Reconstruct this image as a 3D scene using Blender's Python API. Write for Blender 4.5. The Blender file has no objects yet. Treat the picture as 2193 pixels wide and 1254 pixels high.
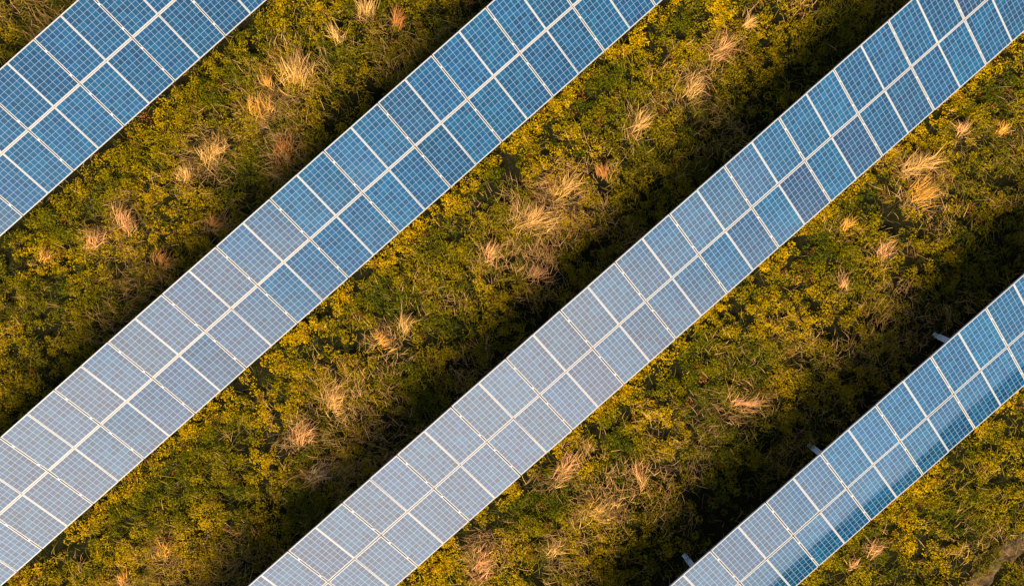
import bpy, bmesh, math, random
import numpy as np
from mathutils import Vector, Matrix

random.seed(7)
RNG = np.random.default_rng(11)
SC = bpy.context.scene
COL = SC.collection
R = math.radians

# ------------------------------------------------------------------ layout
GZ = 1.62                               # height of every array's tilt axis over the ground
TILT = 0.51323                          # 29.4 degrees, facing +x
HL = 1.665                              # half width of an array (one panel length)
PITCH = 1.01                            # panel spacing along the row
ROWS = [(0.0, 0.0), (7.839, -8.0548), (15.566, -2.0080), (23.278, 4.7971), (32.7, 3.2)]
CAM = np.array([13.6126, 5.5225, 28.1877 + GZ])
CROT = np.array([[0.6615855, 0.74956098, -0.02151661],
                 [-0.74938118, 0.66191784, 0.01710605],
                 [0.02706425, 0.00480703, 0.99962214]])      # world -> camera
FPX, W0, H0 = 2107.5, 2193.0, 1254.0
SUN_EL, SUN_AZ = R(38.0), R(-59.0)      # azimuth measured from +x towards +y
SUN = Vector((math.cos(SUN_EL) * math.cos(SUN_AZ), math.cos(SUN_EL) * math.sin(SUN_AZ), math.sin(SUN_EL)))


def project(P):
    q = (np.asarray(P) - CAM) @ CROT.T
    return W0 / 2 + FPX * q[..., 0] / -q[..., 2], H0 / 2 - FPX * q[..., 1] / -q[..., 2]


def ground_point(px, py, z=0.0):
    """Where the line of sight of a spot seen in the photograph meets height z."""
    d = CROT.T @ np.array([(px - W0 / 2) / FPX, -(py - H0 / 2) / FPX, -1.0])
    t = (z - CAM[2]) / d[2]
    return CAM + d * t


# ------------------------------------------------------------------ node helpers
def new_mat(name):
    m = bpy.data.materials.new(name)
    m.use_nodes = True
    nt = m.node_tree
    for n in list(nt.nodes):
        nt.nodes.remove(n)
    out = nt.nodes.new('ShaderNodeOutputMaterial')
    return m, nt, out


class NT:
    def __init__(s, nt):
        s.nt = nt

    def node(s, typ, **kw):
        n = s.nt.nodes.new(typ)
        for k, v in kw.items():
            setattr(n, k, v)
        return n

    def put(s, sock, v):
        if hasattr(v, 'links') or isinstance(v, bpy.types.NodeSocket):
            s.nt.links.new(v, sock)
        elif isinstance(v, (tuple, list)) and len(v) == 3 and sock.type == 'RGBA':
            sock.default_value = (*v, 1)
        else:
            sock.default_value = v

    def math(s, op, a, b=0.0, c=None, clamp=False):
        n = s.node('ShaderNodeMath', operation=op, use_clamp=clamp)
        s.put(n.inputs[0], a)
        s.put(n.inputs[1], b)
        if c is not None:
            s.put(n.inputs[2], c)
        return n.outputs[0]

    def mix(s, f, a, b, mode='MIX'):
        n = s.node('ShaderNodeMix', data_type='RGBA', blend_type=mode)
        s.put(n.inputs[0], f)
        s.put(n.inputs[6], a)
        s.put(n.inputs[7], b)
        return n.outputs[2]

    def ramp(s, f, stops):
        n = s.node('ShaderNodeValToRGB')
        cr = n.color_ramp
        while len(cr.elements) < len(stops):
            cr.elements.new(0.5)
        for e, (p, c) in zip(cr.elements, stops):
            e.position = p
            e.color = (*c, 1)
        s.put(n.inputs[0], f)
        return n.outputs[0]

    def noise(s, vec, scale, detail=4.0, rough=0.55):
        n = s.node('ShaderNodeTexNoise')
        if vec is not None:
            s.put(n.inputs['Vector'], vec)
        n.inputs['Scale'].default_value = scale
        n.inputs['Detail'].default_value = detail
        n.inputs['Roughness'].default_value = rough
        return n.outputs['Fac']


# ------------------------------------------------------------------ materials
def mat_metal(name, col, rough, metallic=0.35, var=0.08):
    m, nt, out = new_mat(name)
    k = NT(nt)
    b = k.node('ShaderNodeBsdfPrincipled')
    tc = k.node('ShaderNodeTexCoord')
    n = k.noise(tc.outputs['Object'], 9.0)
    c = k.mix(n, tuple(x * (1 - var) for x in col), tuple(min(1, x * (1 + var)) for x in col))
    k.put(b.inputs['Base Color'], c)
    k.put(b.inputs['Metallic'], metallic)
    k.put(b.inputs['Roughness'], k.math('MULTIPLY_ADD', n, 0.2, rough - 0.1))
    nt.links.new(b.outputs[0], out.inputs[0])
    return m


M_FRAME = mat_metal('anodised_aluminium', (0.44, 0.435, 0.45), 0.5, 0.0)
M_GALV = mat_metal('galvanised_steel', (0.86, 0.92, 0.95), 0.5, 0.0, 0.05)
M_PURLIN = mat_metal('purlin_steel', (0.22, 0.19, 0.16), 0.6, 0.2, 0.15)
M_CLAMP = mat_metal('clamp_aluminium', (0.70, 0.69, 0.69), 0.45, 0.3)
M_STRIP = mat_metal('joint_strip_steel', (0.36, 0.30, 0.28), 0.6, 0.0)

GL, GW = 1.653 - 0.036, 0.995 - 0.036    # glass size (x, y)
MARGX, MARGY = 0.012, 0.006
CX, CY = (GL - 2 * MARGX) / 10, (GW - 2 * MARGY) / 6


def mat_cells():
    m, nt, out = new_mat('solar_cells_under_glass')
    k = NT(nt)
    tc = k.node('ShaderNodeTexCoord')
    oi = k.node('ShaderNodeObjectInfo')
    sep = k.node('ShaderNodeSeparateXYZ')
    k.put(sep.inputs[0], tc.outputs['Object'])
    u = k.math('DIVIDE', k.math('ADD', sep.outputs[0], GL / 2 - MARGX), CX)
    v = k.math('DIVIDE', k.math('ADD', sep.outputs[1], GW / 2 - MARGY), CY)
    fu = k.math('FRACT', u)
    fv = k.math('FRACT', v)
    # distance to the nearest cell border, in metres
    du = k.math('MULTIPLY', k.math('SUBTRACT', 0.5, k.math('ABSOLUTE', k.math('SUBTRACT', fu, 0.5))), CX)
    dv = k.math('MULTIPLY', k.math('SUBTRACT', 0.5, k.math('ABSOLUTE', k.math('SUBTRACT', fv, 0.5))), CY)
    gu = k.math('LESS_THAN', du, 0.0052)
    gv = k.math('LESS_THAN', dv, 0.0056)
    gap = k.math('MAXIMUM', gu, gv)
    inx = k.math('MULTIPLY', k.math('GREATER_THAN', u, 0.0), k.math('LESS_THAN', u, 10.0))
    iny = k.math('MULTIPLY', k.math('GREATER_THAN', v, 0.0), k.math('LESS_THAN', v, 6.0))
    inside = k.math('MULTIPLY', inx, iny)
    # three bus bars per cell, running the long way
    b3 = k.math('FRACT', k.math('MULTIPLY', fv, 3.0))
    bus = k.math('LESS_THAN', k.math('ABSOLUTE', k.math('SUBTRACT', b3, 0.5)), 0.034)
    # per-cell and per-panel variation
    comb = k.node('ShaderNodeCombineXYZ')
    k.put(comb.inputs[0], k.math('FLOOR', u))
    k.put(comb.inputs[1], k.math('FLOOR', v))
    k.put(comb.inputs[2], k.math('MULTIPLY', oi.outputs['Random'], 731.0))
    wn = k.node('ShaderNodeTexWhiteNoise', noise_dimensions='3D')
    k.put(wn.inputs['Vector'], comb.outputs[0])
    sepc = k.node('ShaderNodeSeparateColor')
    k.put(sepc.inputs[0], wn.outputs['Color'])
    vor = k.node('ShaderNodeTexVoronoi')
    k.put(vor.inputs['Vector'], tc.outputs['Object'])
    vor.inputs['Scale'].default_value = 55.0
    cell = k.mix(sepc.outputs[0], CELL_A, CELL_B)
    dark = k.math('MULTIPLY_ADD', sepc.outputs[1], 0.55, 0.72)
    sv = k.node('ShaderNodeSeparateColor')
    k.put(sv.inputs[0], vor.outputs['Color'])
    dark = k.math('MULTIPLY', dark, k.math('MULTIPLY_ADD', sv.outputs[0], 0.3, 0.85))
    dark = k.math('MULTIPLY', dark, k.math('MULTIPLY_ADD', oi.outputs['Random'], 0.3, 0.85))
    hsv = k.node('ShaderNodeHueSaturation')
    k.put(hsv.inputs['Color'], cell)
    k.put(hsv.inputs['Hue'], k.math('MULTIPLY_ADD', k.math('FRACT', k.math('MULTIPLY', oi.outputs['Random'], 17.3)), 0.008, 0.490))
    k.put(hsv.inputs['Value'], dark)
    oc = k.node('ShaderNodeSeparateColor')
    k.put(oc.inputs[0], oi.outputs['Color'])
    odd = k.math('SUBTRACT', 1.0, oc.outputs[0], clamp=True)        # panels of a darker, plum-tinted batch
    plum = k.mix(sepc.outputs[2], (0.004, 0.018, 0.045), (0.030, 0.022, 0.060))
    body = k.mix(k.math('MULTIPLY', odd, 0.7), hsv.outputs[0], plum)
    c = k.mix(k.math('MULTIPLY', bus, 0.42), body, (0.12, 0.21, 0.37))
    c = k.mix(gap, c, (0.22, 0.34, 0.52))
    c = k.mix(inside, (0.48, 0.49, 0.52), c)
    # thin film of dust, streaked down the slope
    mp = k.node('ShaderNodeMapping')
    k.put(mp.inputs[0], tc.outputs['Object'])
    mp.inputs['Scale'].default_value = (1.0, 3.5, 1.0)
    off = k.node('ShaderNodeVectorMath', operation='ADD')
    k.put(off.inputs[0], mp.outputs[0])
    k.put(off.inputs[1], comb.outputs[0])
    dustn = k.noise(mp.outputs[0], 2.2, 5.0)
    c = k.mix(k.math('MULTIPLY_ADD', dustn, 2 * DUST, 0.0), c, (0.34, 0.33, 0.34))
    b = k.node('ShaderNodeBsdfPrincipled')
    k.put(b.inputs['Base Color'], c)
    b.inputs['Roughness'].default_value = 0.55
    b.inputs['Specular IOR Level'].default_value = 0.0
    b.inputs['Coat Weight'].default_value = 1.0
    b.inputs['Coat IOR'].default_value = 2.25
    b.inputs['Coat Roughness'].default_value = 0.06
    # the dust film also scatters the low sun forward
    g = k.node('ShaderNodeBsdfGlossy')
    g.inputs['Roughness'].default_value = DUST_ROUGH
    k.put(g.inputs['Color'], (0.82, 0.80, 0.86))
    mx = k.node('ShaderNodeMixShader')
    k.put(mx.inputs[0], DUST_SPEC)
    nt.links.new(b.outputs[0], mx.inputs[1])
    nt.links.new(g.outputs[0], mx.inputs[2])
    nt.links.new(mx.outputs[0], out.inputs[0])
    return m


CELL_A, CELL_B = (0.0, 0.064, 0.158), (0.0, 0.041, 0.136)
DUST, DUST_SPEC, DUST_ROUGH = 0.012, 0.0, 0.40
M_CELLS = mat_cells()


def mat_leaf(name, translucent=0.4, rough=0.6, spec=0.06):
    m, nt, out = new_mat(name)
    k = NT(nt)
    at = k.node('ShaderNodeAttribute', attribute_name='tint')
    b = k.node('ShaderNodeBsdfPrincipled')
    k.put(b.inputs['Base Color'], at.outputs['Color'])
    b.inputs['Roughness'].default_value = rough
    b.inputs['Specular IOR Level'].default_value = spec
    t = k.node('ShaderNodeBsdfTranslucent')
    k.put(t.inputs['Color'], at.outputs['Color'])
    mx = k.node('ShaderNodeMixShader')
    mx.inputs[0].default_value = translucent
    nt.links.new(b.outputs[0], mx.inputs[1])
    nt.links.new(t.outputs[0], mx.inputs[2])
    nt.links.new(mx.outputs[0], out.inputs[0])
    return m


M_LEAF = mat_leaf('weed_leaf')
M_BLADE = mat_leaf('grass_blade', 0.3)
M_STRAW = mat_leaf('dry_straw', 0.25, 0.6, 0.1)


def mat_soil():
    m, nt, out = new_mat('soil_and_litter')
    k = NT(nt)
    tc = k.node('ShaderNodeTexCoord')
    n1 = k.noise(tc.outputs['Object'], 0.9, 6.0)
    n2 = k.noise(tc.outputs['Object'], 14.0, 6.0, 0.7)
    c = k.ramp(n2, [(0.3, (0.004, 0.004, 0.002)), (0.55, (0.016, 0.014, 0.005)), (0.75, (0.060, 0.042, 0.017))])
    c = k.mix(k.math('MULTIPLY', n1, 0.6), c, (0.014, 0.017, 0.003))
    b = k.node('ShaderNodeBsdfPrincipled')
    k.put(b.inputs['Base Color'], c)
    b.inputs['Roughness'].default_value = 0.95
    b.inputs['Specular IOR Level'].default_value = 0.1
    bp = k.node('ShaderNodeBump')
    bp.inputs['Strength'].default_value = 0.8
    bp.inputs['Distance'].default_value = 0.05
    k.put(bp.inputs['Height'], n2)
    nt.links.new(bp.outputs[0], b.inputs['Normal'])
    nt.links.new(b.outputs[0], out.inputs[0])
    return m


def mat_dirt():
    m, nt, out = new_mat('bare_dirt')
    k = NT(nt)
    tc = k.node('ShaderNodeTexCoord')
    n2 = k.noise(tc.outputs['Object'], 7.0, 8.0, 0.7)
    c = k.ramp(n2, [(0.35, (0.03, 0.018, 0.007)), (0.5, (0.11, 0.065, 0.025)), (0.66, (0.24, 0.15, 0.06))])
    b = k.node('ShaderNodeBsdfPrincipled')
    k.put(b.inputs['Base Color'], c)
    b.inputs['Roughness'].default_value = 0.95
    bp = k.node('ShaderNodeBump')
    bp.inputs['Distance'].default_value = 0.04
    k.put(bp.inputs['Height'], n2)
    nt.links.new(bp.outputs[0], b.inputs['Normal'])
    nt.links.new(b.outputs[0], out.inputs[0])
    return m


M_SOIL, M_DIRT = mat_soil(), mat_dirt()


# ------------------------------------------------------------------ mesh helpers
def add_box(bm, c, s, rot=None):
    vs = []
    for dx in (-.5, .5):
        for dy in (-.5, .5):
            for dz in (-.5, .5):
                p = Vector((dx * s[0], dy * s[1], dz * s[2]))
                if rot is not None:
                    p = rot @ p
                vs.append(bm.verts.new(p + Vector(c)))
    for f in ((0, 1, 3, 2), (4, 6, 7, 5), (0, 4, 5, 1), (2, 3, 7, 6), (0, 2, 6, 4), (1, 5, 7, 3)):
        bm.faces.new([vs[i] for i in f])


def add_profile(bm, prof, p0, p1, side):
    """Extrude a closed 2-D outline from p0 to p1; `side` is the outline's first axis."""
    p0, p1 = Vector(p0), Vector(p1)
    ax = (p1 - p0).normalized()
    sx = (Vector(side) - ax * ax.dot(Vector(side))).normalized()
    sy = ax.cross(sx)
    a = [bm.verts.new(p0 + sx * u + sy * v) for u, v in prof]
    b = [bm.verts.new(p1 + sx * u + sy * v) for u, v in prof]
    n = len(prof)
    for i in range(n):
        j = (i + 1) % n
        bm.faces.new((a[i], a[j], b[j], b[i]))
    bm.faces.new(a[::-1])
    bm.faces.new(b)


def link(name, bm, mat, parent=None):
    me = bpy.data.meshes.new(name)
    bmesh.ops.recalc_face_normals(bm, faces=bm.faces)
    bm.to_mesh(me)
    bm.free()
    me.materials.append(mat)
    o = bpy.data.objects.new(name, me)
    COL.objects.link(o)
    o.parent = parent
    return o


def C_prof(w, h, t=0.004, lip=0.018):
    """Lipped channel outline, open towards +v."""
    return [(-w / 2, 0), (w / 2, 0), (w / 2, h), (w / 2 - lip, h), (w / 2 - lip, h - t), (w / 2 - t, h - t),
            (w / 2 - t, t), (-w / 2 + t, t), (-w / 2 + t, h - t), (-w / 2 + lip, h - t), (-w / 2 + lip, h), (-w / 2, h)]


def copy_into(o, parent, m=None):
    c = o.copy()
    COL.objects.link(c)
    c.parent = parent
    if m is not None:
        c.matrix_local = m
    return c


# ------------------------------------------------------------------ solar arrays
PL, PW, PD, LIP = 1.653, 0.995, 0.040, 0.019
PROTO = {}


def build_panel(parent):
    bm = bmesh.new()
    add_box(bm, (-PL / 2 + LIP / 2, 0, -PD / 2), (LIP, PW, PD))
    add_box(bm, (PL / 2 - LIP / 2, 0, -PD / 2), (LIP, PW, PD))
    for s in (-1, 1):
        add_box(bm, (0, s * (PW / 2 - LIP / 2), -PD / 2), (PL - 2 * LIP, LIP, PD))
    bmesh.ops.remove_doubles(bm, verts=bm.verts, dist=1e-5)
    o = link('solar_panel', bm, M_FRAME, parent)
    bm = bmesh.new()
    gl, gw = PL - 2 * LIP + 0.002, PW - 2 * LIP + 0.002
    add_box(bm, (0, 0, -0.005), (gl, gw, 0.006))
    g = link('glass_cells', bm, M_CELLS, o)
    return o, g


def build_leg(parent):
    """Leaning rear leg in array space (origin on the ground under the tilt axis)."""
    bx = -1.131                                  # foot, measured from the axis
    lean = math.tan(R(20))
    h1 = 1.66
    foot = Vector((bx, 0, 0))
    dirv = Vector((lean, 0, 1))
    bm = bmesh.new()
    # two channels back to back with a slot between them
    for s in (-1, 1):
        pr = [(0.012, -0.04), (0.075, -0.04), (0.075, 0.04), (0.060, 0.04), (0.060, -0.028), (0.016, -0.028), (0.016, 0.04), (0.012, 0.04)]
        add_profile(bm, [(u * s, v) for u, v in pr], foot + dirv * 0.17, foot + dirv * h1, (0, 1, 0))
    add_box(bm, foot + dirv * 0.9, (0.05, 0.02, 1.3), Matrix.Rotation(R(20), 3, 'Y'))
    leg = link('leg', bm, M_GALV, parent)
    bm = bmesh.new()
    pr = [(-0.045, -0.035), (0.045, -0.035), (0.045, 0.035), (0.03, 0.035), (0.03, -0.02), (-0.03, -0.02), (-0.03, 0.035), (-0.045, 0.035)]
    add_profile(bm, pr, foot - dirv * 0.15, foot + dirv * 0.22, (0, 1, 0))
    add_box(bm, foot + dirv * 0.02, (0.14, 0.14, 0.05))
    link('ground_pile', bm, M_GALV, leg)
    return leg


def build_front_leg(parent):
    bm = bmesh.new()
    x = 0.75
    add_profile(bm, C_prof(0.10, 0.06), (x, 0, 0.12), (x, 0, GZ - x * math.tan(TILT) - 0.25), (0, 1, 0))
    leg = link('leg', bm, M_GALV, parent)
    bm = bmesh.new()
    add_profile(bm, C_prof(0.08, 0.05, 0.005), (x, 0.02, -0.2), (x, 0.02, 0.16), (0, 1, 0))
    link('ground_pile', bm, M_GALV, leg)
    return leg


def slope_matrix(v, y, w=0.0, jit=None):
    """Placement on the tilted table: v across, y along, w out of the plane."""
    m = Matrix.Translation((0, 0, GZ)) @ Matrix.Rotation(TILT, 4, 'Y') @ Matrix.Translation((v, y, w))
    if jit:
        m = m @ Matrix.Rotation(jit[0], 4, 'Y') @ Matrix.Rotation(jit[1], 4, 'X')
    return m


ARRAY_LABELS = [
    'wide two-panel-high row of deep blue solar panels crossing the top left corner',
    'long row of blue panels fading to pale grey where it meets the left edge',
    'long middle row of solar panels, dark blue at top and lavender grey at bottom',
    'short narrow row of blue solar panels at bottom right with three metal legs showing',
    'row of blue solar panels beyond the dirt strip at the bottom right corner',
]
UP_TILT = [0.0, R(1.7), R(1.1), R(-0.6), 0.0]

PLUM = {(2, 15, 1): 0.8, (2, 17, 1): 0.65, (2, 13, 1): 0.4, (2, 19, 1): 0.35, (2, 22, -1): 0.8, (1, 14, -1): 0.25, (2, 7, 1): 0.3}

for ri, (X, PH) in enumerate(ROWS):
    root = bpy.data.objects.new('solar_array', None)
    COL.objects.link(root)
    root.location = (X, 0, 0)
    root['label'] = ARRAY_LABELS[ri]
    root['category'] = 'solar array'
    root['group'] = 'parallel rows of solar panels'
    cols = []
    for c in range(-60, 60):
        y = PH + (c + .5) * PITCH
        pts = np.array([[X + s * 1.45, y + e, GZ - s * 0.817] for s in (-1, 1) for e in (-.5, .5)])
        if ri == 4:
            ok = 4.0 < y < 22.0
        else:
            px, py = project(pts)
            ok = np.any((px > -230) & (px < W0 + 230) & (py > -230) & (py < H0 + 230))
        if ok:
            cols.append(c)
    c0, c1 = cols[0], cols[-1]
    if c0 % 2:
        c0 -= 1
    if c1 % 2 == 0:
        c1 += 1
    ya, yb = PH + c0 * PITCH, PH + (c1 + 1) * PITCH
    for c in range(c0, c1 + 1):
        # panels stand in close pairs: a hair joint inside a pair, a 3 cm gap between pairs
        y = PH + (c // 2) * 2 * PITCH + PITCH + (-1 if c % 2 == 0 else 1) * (PW / 2 + 0.002)
        for half in (-1, 1):
            v = half * (0.010 + PL / 2)
            jit = (random.gauss(0, R(0.22)) + (-half) * UP_TILT[ri] * random.uniform(0.6, 1.2), random.gauss(0, R(0.35)))
            m = slope_matrix(v, y, random.uniform(-.0015, .0015), jit)
            if 'panel' not in PROTO:
                PROTO['panel'], PROTO['glass'] = build_panel(root)
                PROTO['panel'].matrix_local = m
            else:
                p = copy_into(PROTO['panel'], root, m)
                gcopy = copy_into(PROTO['glass'], p)
                gcopy.color = (1 - PLUM.get((ri, c, half), 0.0), 1, 1, 1)
    # purlins along the row
    for v in (-1.20, -0.36, 0.36, 1.20):
        bm = bmesh.new()
        add_profile(bm, C_prof(0.07, 0.06), (0, ya + .02, 0), (0, yb - .02, 0), (1, 0, 0))
        o = link('purlin', bm, M_PURLIN, root)
        o.matrix_local = slope_matrix(v, 0, -0.112)
    bm = bmesh.new()
    add_box(bm, (0, (ya + yb) / 2, 0), (0.10, yb - ya - 0.06, 0.004))
    o = link('joint_strip', bm, M_STRIP, root)
    o.matrix_local = slope_matrix(0, 0, -0.0445)
    # clamps bridging the wide gaps
    for s in range(c0 // 2, (c1 + 1) // 2 + 1):
        for v in (-1.22, -0.34, 0.38, 1.19):
            m = slope_matrix(v, PH + s * 2 * PITCH, 0.0)
            if 'clamp' not in PROTO:
                bm = bmesh.new()
                add_box(bm, (0, 0, 0.004), (0.062, 0.050, 0.005))
                add_box(bm, (0, 0, -0.025), (0.055, 0.018, 0.050))
                add_profile(bm, [(0.008 * math.cos(a), 0.008 * math.sin(a)) for a in np.linspace(0, 2 * math.pi, 7)[:-1]],
                            (0, 0, 0.0062), (0, 0, 0.013), (1, 0, 0))
                PROTO['clamp'] = link('clamp', bm, M_CLAMP, root)
                PROTO['clamp'].matrix_local = m
            else:
                copy_into(PROTO['clamp'], root, m)
    # rafters and legs every five metres
    k0 = math.ceil((ya - 4.055 + .4) / 5.0)
    k1 = math.floor((yb - 4.055 - .4) / 5.0)
    for kk in range(k0, k1 + 1):
        y = 4.055 + 5.0 * kk
        m = slope_matrix(0, y, -0.175)
        mt = Matrix.Translation((0, y, 0))
        if 'rafter' not in PROTO:
            bm = bmesh.new()
            add_profile(bm, C_prof(0.12, 0.06), (-1.38, 0, 0), (1.38, 0, 0), (0, 0, 1))
            PROTO['rafter'] = link('rafter', bm, M_GALV, root)
            PROTO['rafter'].matrix_local = m
            PROTO['leg'] = build_leg(root)
            PROTO['leg'].matrix_local = mt
            PROTO['front'] = build_front_leg(root)
            PROTO['front'].matrix_local = mt
        else:
            copy_into(PROTO['rafter'], root, m)
            for key in ('leg', 'front'):
                l = copy_into(PROTO[key], root, mt)
                copy_into(PROTO[key].children[0], l)

# ------------------------------------------------------------------ ground
def value_noise(x, y, scale, seed):
    r = np.random.default_rng(seed)
    g = r.random((256, 256))
    x = np.asarray(x) / scale + 100.0
    y = np.asarray(y) / scale + 100.0
    xi, yi = np.floor(x).astype(int), np.floor(y).astype(int)
    fx, fy = x - xi, y - yi
    fx, fy = fx * fx * (3 - 2 * fx), fy * fy * (3 - 2 * fy)
    a, b = g[xi % 256, yi % 256], g[(xi + 1) % 256, yi % 256]
    c, d = g[xi % 256, (yi + 1) % 256], g[(xi + 1) % 256, (yi + 1) % 256]
    return (a * (1 - fx) + b * fx) * (1 - fy) + (c * (1 - fx) + d * fx) * fy


def fbm(x, y, scale, seed, n=3):
    t, a, s = 0, 1.0, 0
    for i in range(n):
        t = t + a * value_noise(x, y, scale / 2 ** i, seed + i)
        s += a
        a *= 0.5
    return t / s


def ground_z(x, y):
    d = np.hypot(np.asarray(x) - 13, np.asarray(y) - 5)
    fade = np.clip((45 - d) / 10, 0, 1)
    return ((fbm(x, y, 2.4, 5) - 0.5) * 0.16) * fade


def grid_mesh():
    lin = np.concatenate([[-700, -250, -100, -50], np.arange(-32, 33, 0.4), [50, 100, 250, 700]])
    gx, gy = np.meshgrid(lin + 13, lin + 5, indexing='ij')
    n = len(lin)
    co = np.stack([gx, gy, ground_z(gx, gy)], -1).reshape(-1, 3)
    i, j = np.meshgrid(np.arange(n - 1), np.arange(n - 1), indexing='ij')
    a = (i * n + j).ravel()
    q = np.stack([a, a + n, a + n + 1, a + 1], 1)
    return co, q


def np_mesh(name, co, quads, mat, tint=None, smooth=False):
    me = bpy.data.meshes.new(name)
    nv, nf = len(co), len(quads)
    me.vertices.add(nv)
    me.vertices.foreach_set('co', np.ascontiguousarray(co, dtype=np.float32).ravel())
    k = quads.shape[1]
    me.loops.add(nf * k)
    me.loops.foreach_set('vertex_index', np.ascontiguousarray(quads, dtype=np.int32).ravel())
    me.polygons.add(nf)
    me.polygons.foreach_set('loop_start', np.arange(0, nf * k, k, dtype=np.int32))
    if smooth:
        me.polygons.foreach_set('use_smooth', np.ones(nf, dtype=bool))
    if tint is not None:
        at = me.attributes.new('tint', 'FLOAT_COLOR', 'FACE')
        c = np.ones((nf, 4), dtype=np.float32)
        c[:, :3] = np.clip(tint, 0.0, 1.0)
        at.data.foreach_set('color', c.ravel())
    me.update(calc_edges=True)
    me.validate()
    me.materials.append(mat)
    o = bpy.data.objects.new(name, me)
    COL.objects.link(o)
    return o


co, q = grid_mesh()
g = np_mesh('ground', co, q, M_SOIL, smooth=True)
g['kind'] = 'structure'

# bare strip in the lower right corner
PA, PB = ground_point(2240, 1115), ground_point(2050, 1285)
PDIR = (PB - PA)[:2] / np.linalg.norm((PB - PA)[:2])
PNOR = np.array([-PDIR[1], PDIR[0]])


def path_dist(x, y):
    return (x - PA[0]) * PNOR[0] + (y - PA[1]) * PNOR[1]


def path_mesh():
    co, q = [], []
    m = 11
    ts = np.arange(-4, 9, 0.06)
    for i, t in enumerate(ts):
        p = PA[:2] + PDIR * t
        wob = (value_noise(t, 3.0, 0.8, 40) - .5) * 0.16
        hw = 0.20 + (value_noise(t, 9.0, 0.22, 41) - .5) * 0.30
        for j in range(m):
            s = (j / (m - 1)) * 2 - 1
            x, y = p + PNOR * (wob + s * hw)
            hz = 0.09 * (1 - s * s) * value_noise(t, j * 0.04, 0.12, 42) + 0.004
            co.append((x, y, float(ground_z(x, y)) + hz - (0.03 if abs(s) > .99 else 0)))
    n = len(ts)
    for i in range(n - 1):
        for j in range(m - 1):
            a = i * m + j
            q.append((a, a + m, a + m + 1, a + 1))
    return np.array(co), np.array(q)


co, q = path_mesh()
o = np_mesh('path', co, q, M_DIRT, smooth=True)
o['kind'] = 'structure'


# ------------------------------------------------------------------ vegetation
def row_coord(x):
    """Distance past the low edge of the nearest array to the left (row spacing 7.76)."""
    lows = np.array([X + 1.45 for X, _ in ROWS])
    lows = np.concatenate([[lows[0] - 7.8], lows])
    d = np.asarray(x)[:, None] - lows[None, :]
    d = np.where(d < -0.05, 99, d)
    return d.min(1)


def in_view(x, y, m=260):
    px, py = project(np.stack([x, y, np.full_like(x, 0.2)], -1))
    return (px > -m) & (px < W0 + m) & (py > -m) & (py < H0 + m)


def scatter(density, m=260):
    x0, x1, y0, y1 = -9.0, 34.0, -17.0, 28.0
    n = int(density * (x1 - x0) * (y1 - y0))
    x, y = RNG.uniform(x0, x1, n), RNG.uniform(y0, y1, n)
    k = in_view(x, y, m)
    return x[k], y[k]


def lerp(a, b, t):
    return np.asarray(a) * (1 - t[:, None]) + np.asarray(b) * t[:, None]


GAP = 4.86                               # open ground between two arrays


UP_AZ = math.atan2(0.6619, -0.7494)       # world heading of the photo's "up"
STRAW, ORANGE, PINK, GREY, RUST = (0.84, 0.49, 0.155), (0.95, 0.46, 0.08), (0.84, 0.43, 0.17), (0.55, 0.38, 0.21), (0.66, 0.27, 0.07)
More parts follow.
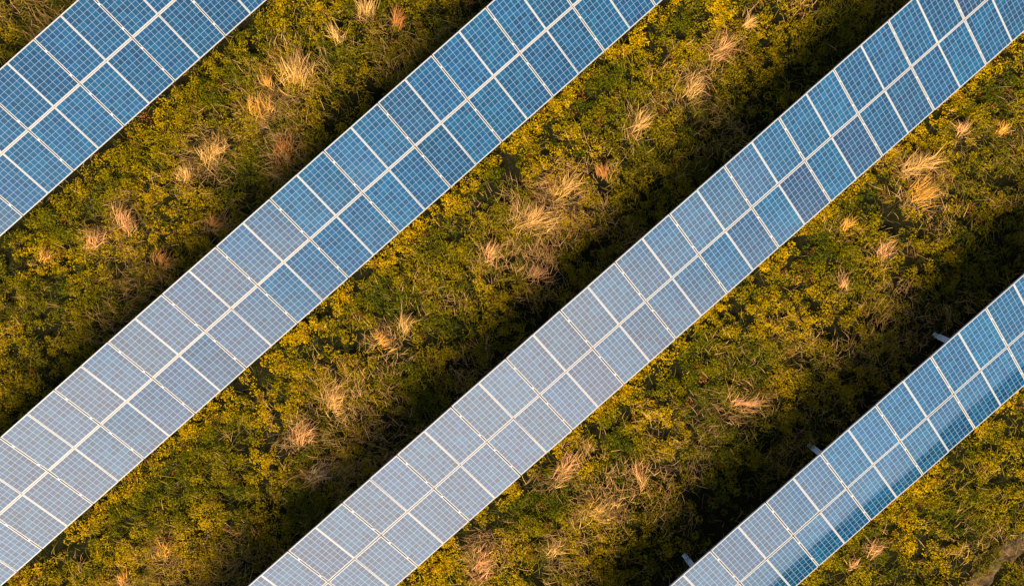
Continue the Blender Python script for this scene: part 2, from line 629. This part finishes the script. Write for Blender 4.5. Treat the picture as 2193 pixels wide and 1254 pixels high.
# photo x, y, radius (m), height (m), lean direction in the photo (degrees, 0 = right, 90 = up), colour, blades, label
CLUMPS = [
    (640, 160, .52, .55, 80, STRAW, 230, 'big upright straw tuft in the strip below the top left array, tallest of that strip'),
    (560, 226, .42, .36, 85, ORANGE, 210, 'bright orange-gold tuft just below and left of the big upright straw tuft'),
    (575, 181, .20, .30, 95, ORANGE, 70, 'small gold tuft squeezed between the big straw tuft and the orange-gold one'),
    (462, 322, .42, .34, 70, STRAW, 200, 'broad yellow-tan tuft halfway down the strip below the top left array'),
    (790, 28, .26, .50, 80, STRAW, 90, 'thin tall straw tuft near the top edge, right of the top left array'),
    (722, 78, .28, .36, 110, STRAW, 80, 'sparse straw tuft with spread stalks right of the top left array'),
    (852, 48, .24, .40, 70, RUST, 90, 'small rust-orange tuft near the top edge, in shade left of the second array'),
    (272, 470, .40, .36, 75, PINK, 170, 'salmon-pink tuft in the left strip, with a smaller pink tuft at its foot'),
    (208, 515, .30, .32, 60, PINK, 110, 'smaller salmon-pink tuft at the foot of the larger pink one on the left'),
    (402, 376, .26, .34, 95, STRAW, 100, 'pale tan tuft below the broad yellow-tan tuft in the left strip'),
    (612, 318, .42, .32, 60, RUST, 130, 'loose reddish-brown tuft close above the upper edge of the second array'),
    (352, 556, .30, .28, 40, RUST, 100, 'dull rust tuft in the shade above the second array, lowest of the left strip'),
    (462, 478, .22, .26, 30, RUST, 70, 'small brown-orange tuft almost touching the upper edge of the second array'),
    (100, 548, .20, .24, 70, ORANGE, 60, 'tiny orange tuft near the left edge, below the corner of the top left array'),
    (1150, 470, .55, .48, 45, STRAW, 280, 'largest combed-over blond tuft in the middle of the photo, blades swept to the upper right'),
    (1215, 400, .45, .42, 50, STRAW, 150, 'wispy tan tuft just above the largest combed-over blond tuft'),
    (1292, 372, .22, .34, 75, RUST, 70, 'small reddish tuft right of the wispy tan one in the central strip'),
    (1052, 540, .30, .36, 75, PINK, 150, 'dense pale pink tuft left of and below the largest blond tuft'),
    (1152, 585, .40, .34, 50, PINK, 150, 'dusty pink tuft directly below the largest blond tuft'),
    (872, 696, .26, .32, 60, STRAW, 110, 'compact tan tuft in the middle of the central strip, above a golden one'),
    (822, 730, .28, .28, 20, ORANGE, 110, 'flat golden tuft just below the compact tan tuft in the central strip'),
    (718, 848, .42, .36, 60, STRAW, 170, 'beige tuft low in the central strip, above the curled salmon tuft'),
    (652, 922, .42, .40, 70, PINK, 210, 'curled salmon-brown tuft low in the central strip, right of the second array'),
    (690, 1010, .34, .30, 40, GREY, 110, 'greyish brown tuft below the curled salmon-brown tuft'),
    (352, 1176, .30, .34, 80, ORANGE, 120, 'orange tuft near the bottom edge, below the pale end of the second array'),
    (272, 1235, .22, .28, 85, ORANGE, 70, 'small orange tuft at the bottom edge, left of the larger orange tuft'),
    (1372, 262, .36, .38, 45, STRAW, 140, 'sandy tuft in the upper central strip, blades pointing to the upper right'),
    (1482, 192, .36, .40, 55, STRAW, 140, 'sandy tuft above right of the one that points to the upper right'),
    (1546, 104, .34, .42, 45, PINK, 160, 'bright peach tuft high in the strip above the third array'),
    (1600, 50, .22, .32, 60, STRAW, 70, 'small straw tuft near the top edge, above the bright peach tuft'),
    (1965, 352, .46, .46, 50, STRAW, 230, 'upper half of the brightest blond clump right of the third array'),
    (1975, 412, .40, .40, 30, ORANGE, 180, 'golden tuft right under the brightest blond clump on the right'),
    (2142, 280, .20, .26, 35, ORANGE, 70, 'small flame-orange tuft near the right edge, beside the third array'),
    (2060, 278, .24, .30, 70, PINK, 80, 'small peach tuft between the third array and the flame-orange tuft'),
    (1895, 540, .34, .34, 45, PINK, 140, 'peach tuft in the right strip, below the brightest blond clump'),
    (1815, 482, .26, .28, 30, ORANGE, 100, 'little gold tuft close to the lower edge of the third array'),
    (1806, 606, .22, .26, 70, PINK, 80, 'small round peach tuft in the middle of the right strip'),
    (1602, 858, .40, .34, 30, PINK, 160, 'dull pink spread tuft in the strip between the third and fourth arrays'),
    (1212, 1000, .40, .38, 50, PINK, 170, 'pale pink brush-like tuft close to the lower edge of the third array'),
    (1372, 1018, .30, .34, 80, PINK, 110, 'rosy upright tuft left of the fourth array, alone in green weeds'),
    (1290, 1085, .55, .36, 40, STRAW, 230, 'wide tangled tan tuft near the bottom, left of the fourth array'),
    (1032, 1195, .45, .36, 60, PINK, 190, 'wide peach tuft at the bottom edge beside the third array'),
    (1190, 1175, .26, .30, 50, STRAW, 90, 'thin straw tuft near the bottom edge, right of the wide peach tuft'),
    (1870, 1172, .24, .26, 60, PINK, 90, 'round pink tuft below the fourth array, the larger of two'),
    (1825, 1206, .16, .20, 60, PINK, 50, 'round pink tuft below the fourth array, the smaller of two'),
]


def drift(x, y):
    """How strongly a spot belongs to the drifts of dead grass around the big clumps."""
    t = np.zeros_like(x)
    for (px, py, rad, hgt, ang, colr, nb, lab) in CLUMPS:
        p = ground_point(px, py, 0.15)
        a = UP_AZ + R(ang - 90) + 0.6 * math.sin(px)
        dx, dy = x - p[0], y - p[1]
        u, v = dx * math.cos(a) + dy * math.sin(a), -dx * math.sin(a) + dy * math.cos(a)
        t = t + rad * 2.0 * np.exp(-(u / (1.9 * rad)) ** 2 - (v / (1.25 * rad)) ** 2)
    return t * np.clip(value_noise(x, y, 0.4, 171) * 2.4 - 0.5, 0, 1.4)


def weeds(density, leaves_per):
    x, y = scatter(density)
    d = row_coord(x)                      # 0 at a low edge, GAP at the next high edge
    under = d > GAP - 0.08
    patch = fbm(x, y, 1.7, 21)
    fine = fbm(x, y, 0.6, 31)
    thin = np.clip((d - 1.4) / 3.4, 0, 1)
    hole = np.clip((0.44 - value_noise(x, y, 0.34, 151)) * 5, 0, 0.95)
    keep_p = np.where(under, 0.18, np.clip(1.25 - 0.5 * thin - 0.7 * np.clip(0.47 - patch, 0, 1) * 4 - hole, 0.10, 1))
    keep_p = keep_p * (1 - 0.6 * np.clip(drift(x, y), 0, 1))
    k = (RNG.random(len(x)) < keep_p) & (np.abs(path_dist(x, y)) + 0.10 * RNG.normal(0, 1, len(x)) > 0.23)
    x, y, d, patch, fine, thin = x[k], y[k], d[k], patch[k], fine[k], thin[k]
    n = len(x)
    h = 0.06 + 0.36 * np.clip(patch * 1.1 + fine * 1.1 - 0.68, 0, 1) + 0.36 * RNG.random(n) ** 2.2
    wav = 0.35 * (value_noise(x, y, 1.3, 60) - .5)
    strip = np.clip((0.48 + wav - d) / 0.15, 0, 1) * (x > 4)
    trough = np.exp(-((d - 0.80 - wav) / 0.22) ** 2) * (x > 4)
    h = h * (1 - 0.65 * trough) * (1 - 0.05 * thin)
    h = h * (1 - strip) + strip * (0.20 + 0.10 * RNG.random(n))
    r = 0.05 + 0.085 * RNG.random(n) + h * 0.11
    z = ground_z(x, y)
    # plant colours; sunlit low-edge strip and shaded trough are painted into the tint
    t1 = np.clip(fbm(x, y, 1.2, 71) * 1.9 - 0.44 + RNG.normal(0, 0.07, n) + 0.7 * strip - 0.3 * trough, 0, 1)
    colp = lerp((0.14, 0.155, 0.003), (0.70, 0.46, 0.004), t1)
    dk = RNG.random(n) < 0.18
    colp[dk] = np.array((0.085, 0.095, 0.008)) * RNG.uniform(.7, 1.3, (dk.sum(), 1))
    rust = RNG.random(n) < 0.035
    colp[rust] = np.array((0.36, 0.14, 0.025)) * RNG.uniform(.6, 1.2, (rust.sum(), 1))
    colp = lerp(np.zeros(3), np.ones(3), np.ones(n)) * colp
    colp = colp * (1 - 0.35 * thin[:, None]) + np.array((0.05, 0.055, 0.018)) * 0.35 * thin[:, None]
    L = leaves_per
    N = n * L
    rho = np.sqrt(RNG.random((n, L)))
    az = RNG.uniform(0, 2 * np.pi, (n, L))
    lx = x[:, None] + r[:, None] * rho * np.cos(az)
    ly = y[:, None] + r[:, None] * rho * np.sin(az)
    top = h[:, None] * (1 - 0.55 * rho ** 2)
    lz = z[:, None] + top * (0.30 + 0.70 * RNG.random((n, L)) ** 0.6)
    P = np.stack([lx, ly, lz], -1).reshape(-1, 3)
    la = (az + RNG.normal(0, 0.9, (n, L))).ravel()
    up = RNG.normal(0.15, 0.45, N)
    D = np.stack([np.cos(la) * np.cos(up), np.sin(la) * np.cos(up), np.sin(up)], 1)
    S = np.stack([-np.sin(la), np.cos(la), RNG.normal(0, 0.55, N)], 1)
    S /= np.linalg.norm(S, axis=1)[:, None]
    ln = RNG.uniform(0.028, 0.074, N)[:, None]
    wd = ln * RNG.uniform(0.16, 0.34, N)[:, None]
    nrm = np.cross(D, S)
    droop = nrm * ln * RNG.uniform(-0.18, 0.05, N)[:, None]
    v0, v2 = P, P + D * ln + droop
    v1 = P + D * ln * 0.5 + S * wd - droop * 0.3
    v3 = P + D * ln * 0.5 - S * wd - droop * 0.3
    co = np.stack([v0, v1, v2, v3], 1).reshape(-1, 3)
    quads = np.arange(N * 4).reshape(-1, 4)
    tint = np.repeat(colp, L, 0) * RNG.uniform(0.8, 1.2, (N, 1))
    tint[:, 0] *= RNG.uniform(0.9, 1.12, N)
    return co, quads, tint


def ribbons(base, az, length, width, rise, bend, segs=4):
    """Curved blades: start direction has elevation `rise`, curling down by `bend`."""
    n = len(base)
    pts = [base]
    p = base.copy()
    for s in range(segs):
        el = rise - bend * (s / max(1, segs - 1))
        a = az + 0.10 * np.sin(s * 1.3 + az * 7)
        dv = np.stack([np.cos(a) * np.cos(el), np.sin(a) * np.cos(el), np.sin(el)], 1)
        p = p + dv * (length / segs)[:, None]
        pts.append(p)
    pts = np.stack(pts, 1)                                 # n, segs+1, 3
    side = np.stack([-np.sin(az), np.cos(az), np.zeros(n)], 1)
    tw = RNG.normal(0, 0.5, n)
    side[:, 2] = tw
    side /= np.linalg.norm(side, axis=1)[:, None]
    prof = np.array([0.8, 1.0, 0.9, 0.65, 0.15]) if segs == 4 else np.linspace(1, .15, segs + 1)
    off = side[:, None, :] * (width[:, None] * prof[None, :] * 0.5)[:, :, None]
    A, B = pts + off, pts - off
    co = np.stack([A, B], 2).reshape(n, -1, 3)             # per blade: A0 B0 A1 B1 ...
    k = (segs + 1) * 2
    base_i = (np.arange(n) * k)[:, None]
    q = []
    for s in range(segs):
        i = 2 * s
        q.append(np.stack([base_i[:, 0] + i, base_i[:, 0] + i + 1, base_i[:, 0] + i + 3, base_i[:, 0] + i + 2], 1))
    quads = np.stack(q, 1).reshape(-1, 4)
    return co.reshape(-1, 3), quads, segs


def blades_stuff(density, kind):
    x, y = scatter(density)
    d = row_coord(x)
    patch = fbm(x, y, 1.5, 81 if kind == 'dry' else 91)
    thin = np.clip((d - 0.3) / 2.6, 0, 1)
    under = d > GAP + 0.3
    if kind == 'dry':
        kp = np.clip((patch - 0.47) * 6, 0, 1) * thin * 0.30 + 0.012 * thin + 1.3 * drift(x, y)
    else:
        kp = np.clip((patch - 0.33) * 3.0, 0, 1) * (0.35 + 0.65 * thin) + 0.08
    kp = np.where(under, 0.05, kp)
    k = (RNG.random(len(x)) < kp) & (np.abs(path_dist(x, y)) + 0.12 * RNG.normal(0, 1, len(x)) > 0.14)
    x, y = x[k], y[k]
    n = len(x)
    base = np.stack([x, y, ground_z(x, y) + (RNG.uniform(0.08, 0.32, n) if kind == 'dry' else RNG.uniform(0.0, 0.14, n))], 1)
    swirl = fbm(x, y, 2.2, 101) * 7.0
    az = swirl + RNG.normal(0, 0.9, n) + 0.4
    length = RNG.uniform(0.18, 0.50, n)
    rise = RNG.normal(0.95, 0.3, n)
    bend = RNG.uniform(0.1, 1.0, n)
    rise = rise - 0.15
    if kind == 'dry':
        width = RNG.uniform(0.007, 0.013, n)
        t = RNG.random(n)
        tint = lerp((0.42, 0.22, 0.07), (0.82, 0.48, 0.20), t)
        red = RNG.random(n) < 0.15
        tint[red] = (0.36, 0.17, 0.07)
    else:
        width = RNG.uniform(0.007, 0.013, n)
        t = np.clip(fbm(x, y, 1.0, 111) * 1.6 - 0.3 + RNG.normal(0, .2, n), 0, 1)
        tint = lerp((0.11, 0.13, 0.006), (0.44, 0.33, 0.015), t)
    co, q, segs = ribbons(base, az, length, width, rise, bend)
    tint = np.repeat(tint * RNG.uniform(.75, 1.25, (n, 1)), segs, 0)
    return co, q, tint


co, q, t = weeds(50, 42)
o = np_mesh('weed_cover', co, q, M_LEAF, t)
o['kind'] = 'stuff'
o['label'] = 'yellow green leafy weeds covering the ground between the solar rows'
co, q, t = blades_stuff(120, 'green')
o = np_mesh('grass', co, q, M_BLADE, t)
o['kind'] = 'stuff'
o['label'] = 'long green grass blades growing among the weeds'
co, q, t = blades_stuff(300, 'dry')
o = np_mesh('dry_grass', co, q, M_STRAW, t)
o['kind'] = 'stuff'
o['label'] = 'loose straw coloured stalks scattered through the weeds'

# ------------------------------------------------------------------ single clumps of dry grass

for (px, py, rad, hgt, ang, colr, nb, lab) in CLUMPS:
    nb = int(nb * 0.8)
    p = ground_point(px, py, 0.15)
    heading = UP_AZ + R(ang - 90)
    rr = rad * np.minimum(np.abs(RNG.normal(0, 0.52, nb)), 0.95)
    aa = RNG.uniform(0, 2 * np.pi, nb)
    ax_ = heading + random.uniform(-1.2, 1.2)
    st = random.uniform(1.1, 1.55)
    e1, e2 = rr * np.cos(aa) * st, rr * np.sin(aa) / st
    sx, sy = e1 * math.cos(ax_) - e2 * math.sin(ax_), e1 * math.sin(ax_) + e2 * math.cos(ax_)
    cx, cy = p[0] - math.cos(heading) * rad * .35, p[1] - math.sin(heading) * rad * .35
    base = np.stack([sx, sy, ground_z(cx + sx, cy + sy) - float(ground_z(cx, cy)) + RNG.uniform(0.14, 0.34, nb)], 1)
    az = heading + RNG.normal(0, 0.5, nb) + 0.9 * (fbm(cx + sx, cy + sy, 0.35, 131) - 0.5) * 2
    ln = hgt * RNG.uniform(0.65, 1.5, nb)
    rise = RNG.normal(0.75, 0.3, nb)
    bend = RNG.uniform(0.2, 1.3, nb)
    co, q, segs = ribbons(base, az, ln, RNG.uniform(0.010, 0.019, nb), rise, bend)
    tint = np.array(colr) * RNG.uniform(0.6, 1.3, (nb, 1))
    grn = RNG.random(nb) < 0.12
    tint[grn] = np.array((0.25, 0.22, 0.03)) * RNG.uniform(.7, 1.2, (grn.sum(), 1))
    o = np_mesh('dry_grass_clump', co, q, M_STRAW, np.repeat(tint, segs, 0))
    o.location = (cx, cy, float(ground_z(cx, cy)))
    o['label'] = lab
    o['category'] = 'grass clump'
    o['group'] = 'dry grass clumps among the weeds'

# ------------------------------------------------------------------ light and sky
w = bpy.data.worlds.new('World')
SC.world = w
w.use_nodes = True
k = NT(w.node_tree)
bg = w.node_tree.nodes['Background']
sky = k.node('ShaderNodeTexSky', sky_type='NISHITA')
sky.sun_disc = False
sky.sun_elevation = SUN_EL
sky.sun_rotation = math.pi / 2 - SUN_AZ
sky.air_density = 1.0
sky.dust_density = 1.0
# thin bright cloud bank on the sun's side of the sky
tc = k.node('ShaderNodeTexCoord')
sep = k.node('ShaderNodeSeparateXYZ')
k.put(sep.inputs[0], tc.outputs['Generated'])
mp = k.node('ShaderNodeMapping')
k.put(mp.inputs[0], tc.outputs['Generated'])
mp.inputs['Scale'].default_value = (1.0, 1.0, 2.2)
nz = k.noise(mp.outputs[0], 2.6, 5.0, 0.5)
low = k.math('MINIMUM', k.math('SUBTRACT', 0.57, sep.outputs[2]), 0.12)
f = k.math('SUBTRACT', k.math('MULTIPLY', low, 1.3), sep.outputs[1])
f = k.math('ADD', f, k.math('MULTIPLY_ADD', nz, 0.5, -0.25))
fac = k.node('ShaderNodeMapRange', interpolation_type='SMOOTHSTEP')
k.put(fac.inputs[0], f)
fac.inputs[1].default_value, fac.inputs[2].default_value = -0.26, 0.34
base = k.node('ShaderNodeMapRange', interpolation_type='SMOOTHSTEP')
k.put(base.inputs[0], k.math('ADD', sep.outputs[2], k.math('MULTIPLY_ADD', nz, 0.06, -0.03)))
base.inputs[1].default_value, base.inputs[2].default_value = 0.06, 0.23
front = k.node('ShaderNodeMapRange', interpolation_type='SMOOTHSTEP')     # the bank lies on the +x half only
k.put(front.inputs[0], sep.outputs[0])
front.inputs[1].default_value, front.inputs[2].default_value = 0.0, 0.4
m_ = k.math('MULTIPLY', k.math('MULTIPLY', fac.outputs[0], base.outputs[0]), front.outputs[0])
veil = k.ramp(m_, [(0.10, (0.30, 0.62, 0.95)), (0.60, (1.0, 0.78, 0.66))])
vcol = k.node('ShaderNodeMix', data_type='RGBA', blend_type='MULTIPLY')
vcol.inputs[0].default_value = 1.0
k.put(vcol.inputs[6], veil)
vcol.inputs[7].default_value = (17.3, 17.0, 16.3, 1)
cloud = k.mix(m_, sky.outputs[0], vcol.outputs[2])
k.put(bg.inputs[0], cloud)
bg.inputs[1].default_value = 0.08

ld = bpy.data.lights.new('sun', 'SUN')
ld.energy = 5.0
ld.angle = R(22)
ld.color = (1.0, 0.84, 0.57)
lo = bpy.data.objects.new('sun', ld)
COL.objects.link(lo)
lo.rotation_euler = SUN.to_track_quat('Z', 'Y').to_euler()
lo.location = (13, 5, 60)

# ------------------------------------------------------------------ camera and output
cd = bpy.data.cameras.new('camera')
cd.sensor_fit = 'HORIZONTAL'
cd.sensor_width = 36.0
cd.lens = 36.0 * FPX / W0
cd.clip_start, cd.clip_end = 0.1, 3000
cam = bpy.data.objects.new('camera', cd)
COL.objects.link(cam)
cam.matrix_world = Matrix.Translation(Vector(CAM)) @ Matrix(CROT.T.tolist()).to_4x4()
SC.camera = cam

SC.view_settings.view_transform = 'Standard'
SC.view_settings.look = 'None'
SC.view_settings.exposure = 0.68
SC.view_settings.gamma = 1.0
SC.cycles.max_bounces = 6
SC.cycles.diffuse_bounces = 3
SC.cycles.glossy_bounces = 3
SC.cycles.transmission_bounces = 3
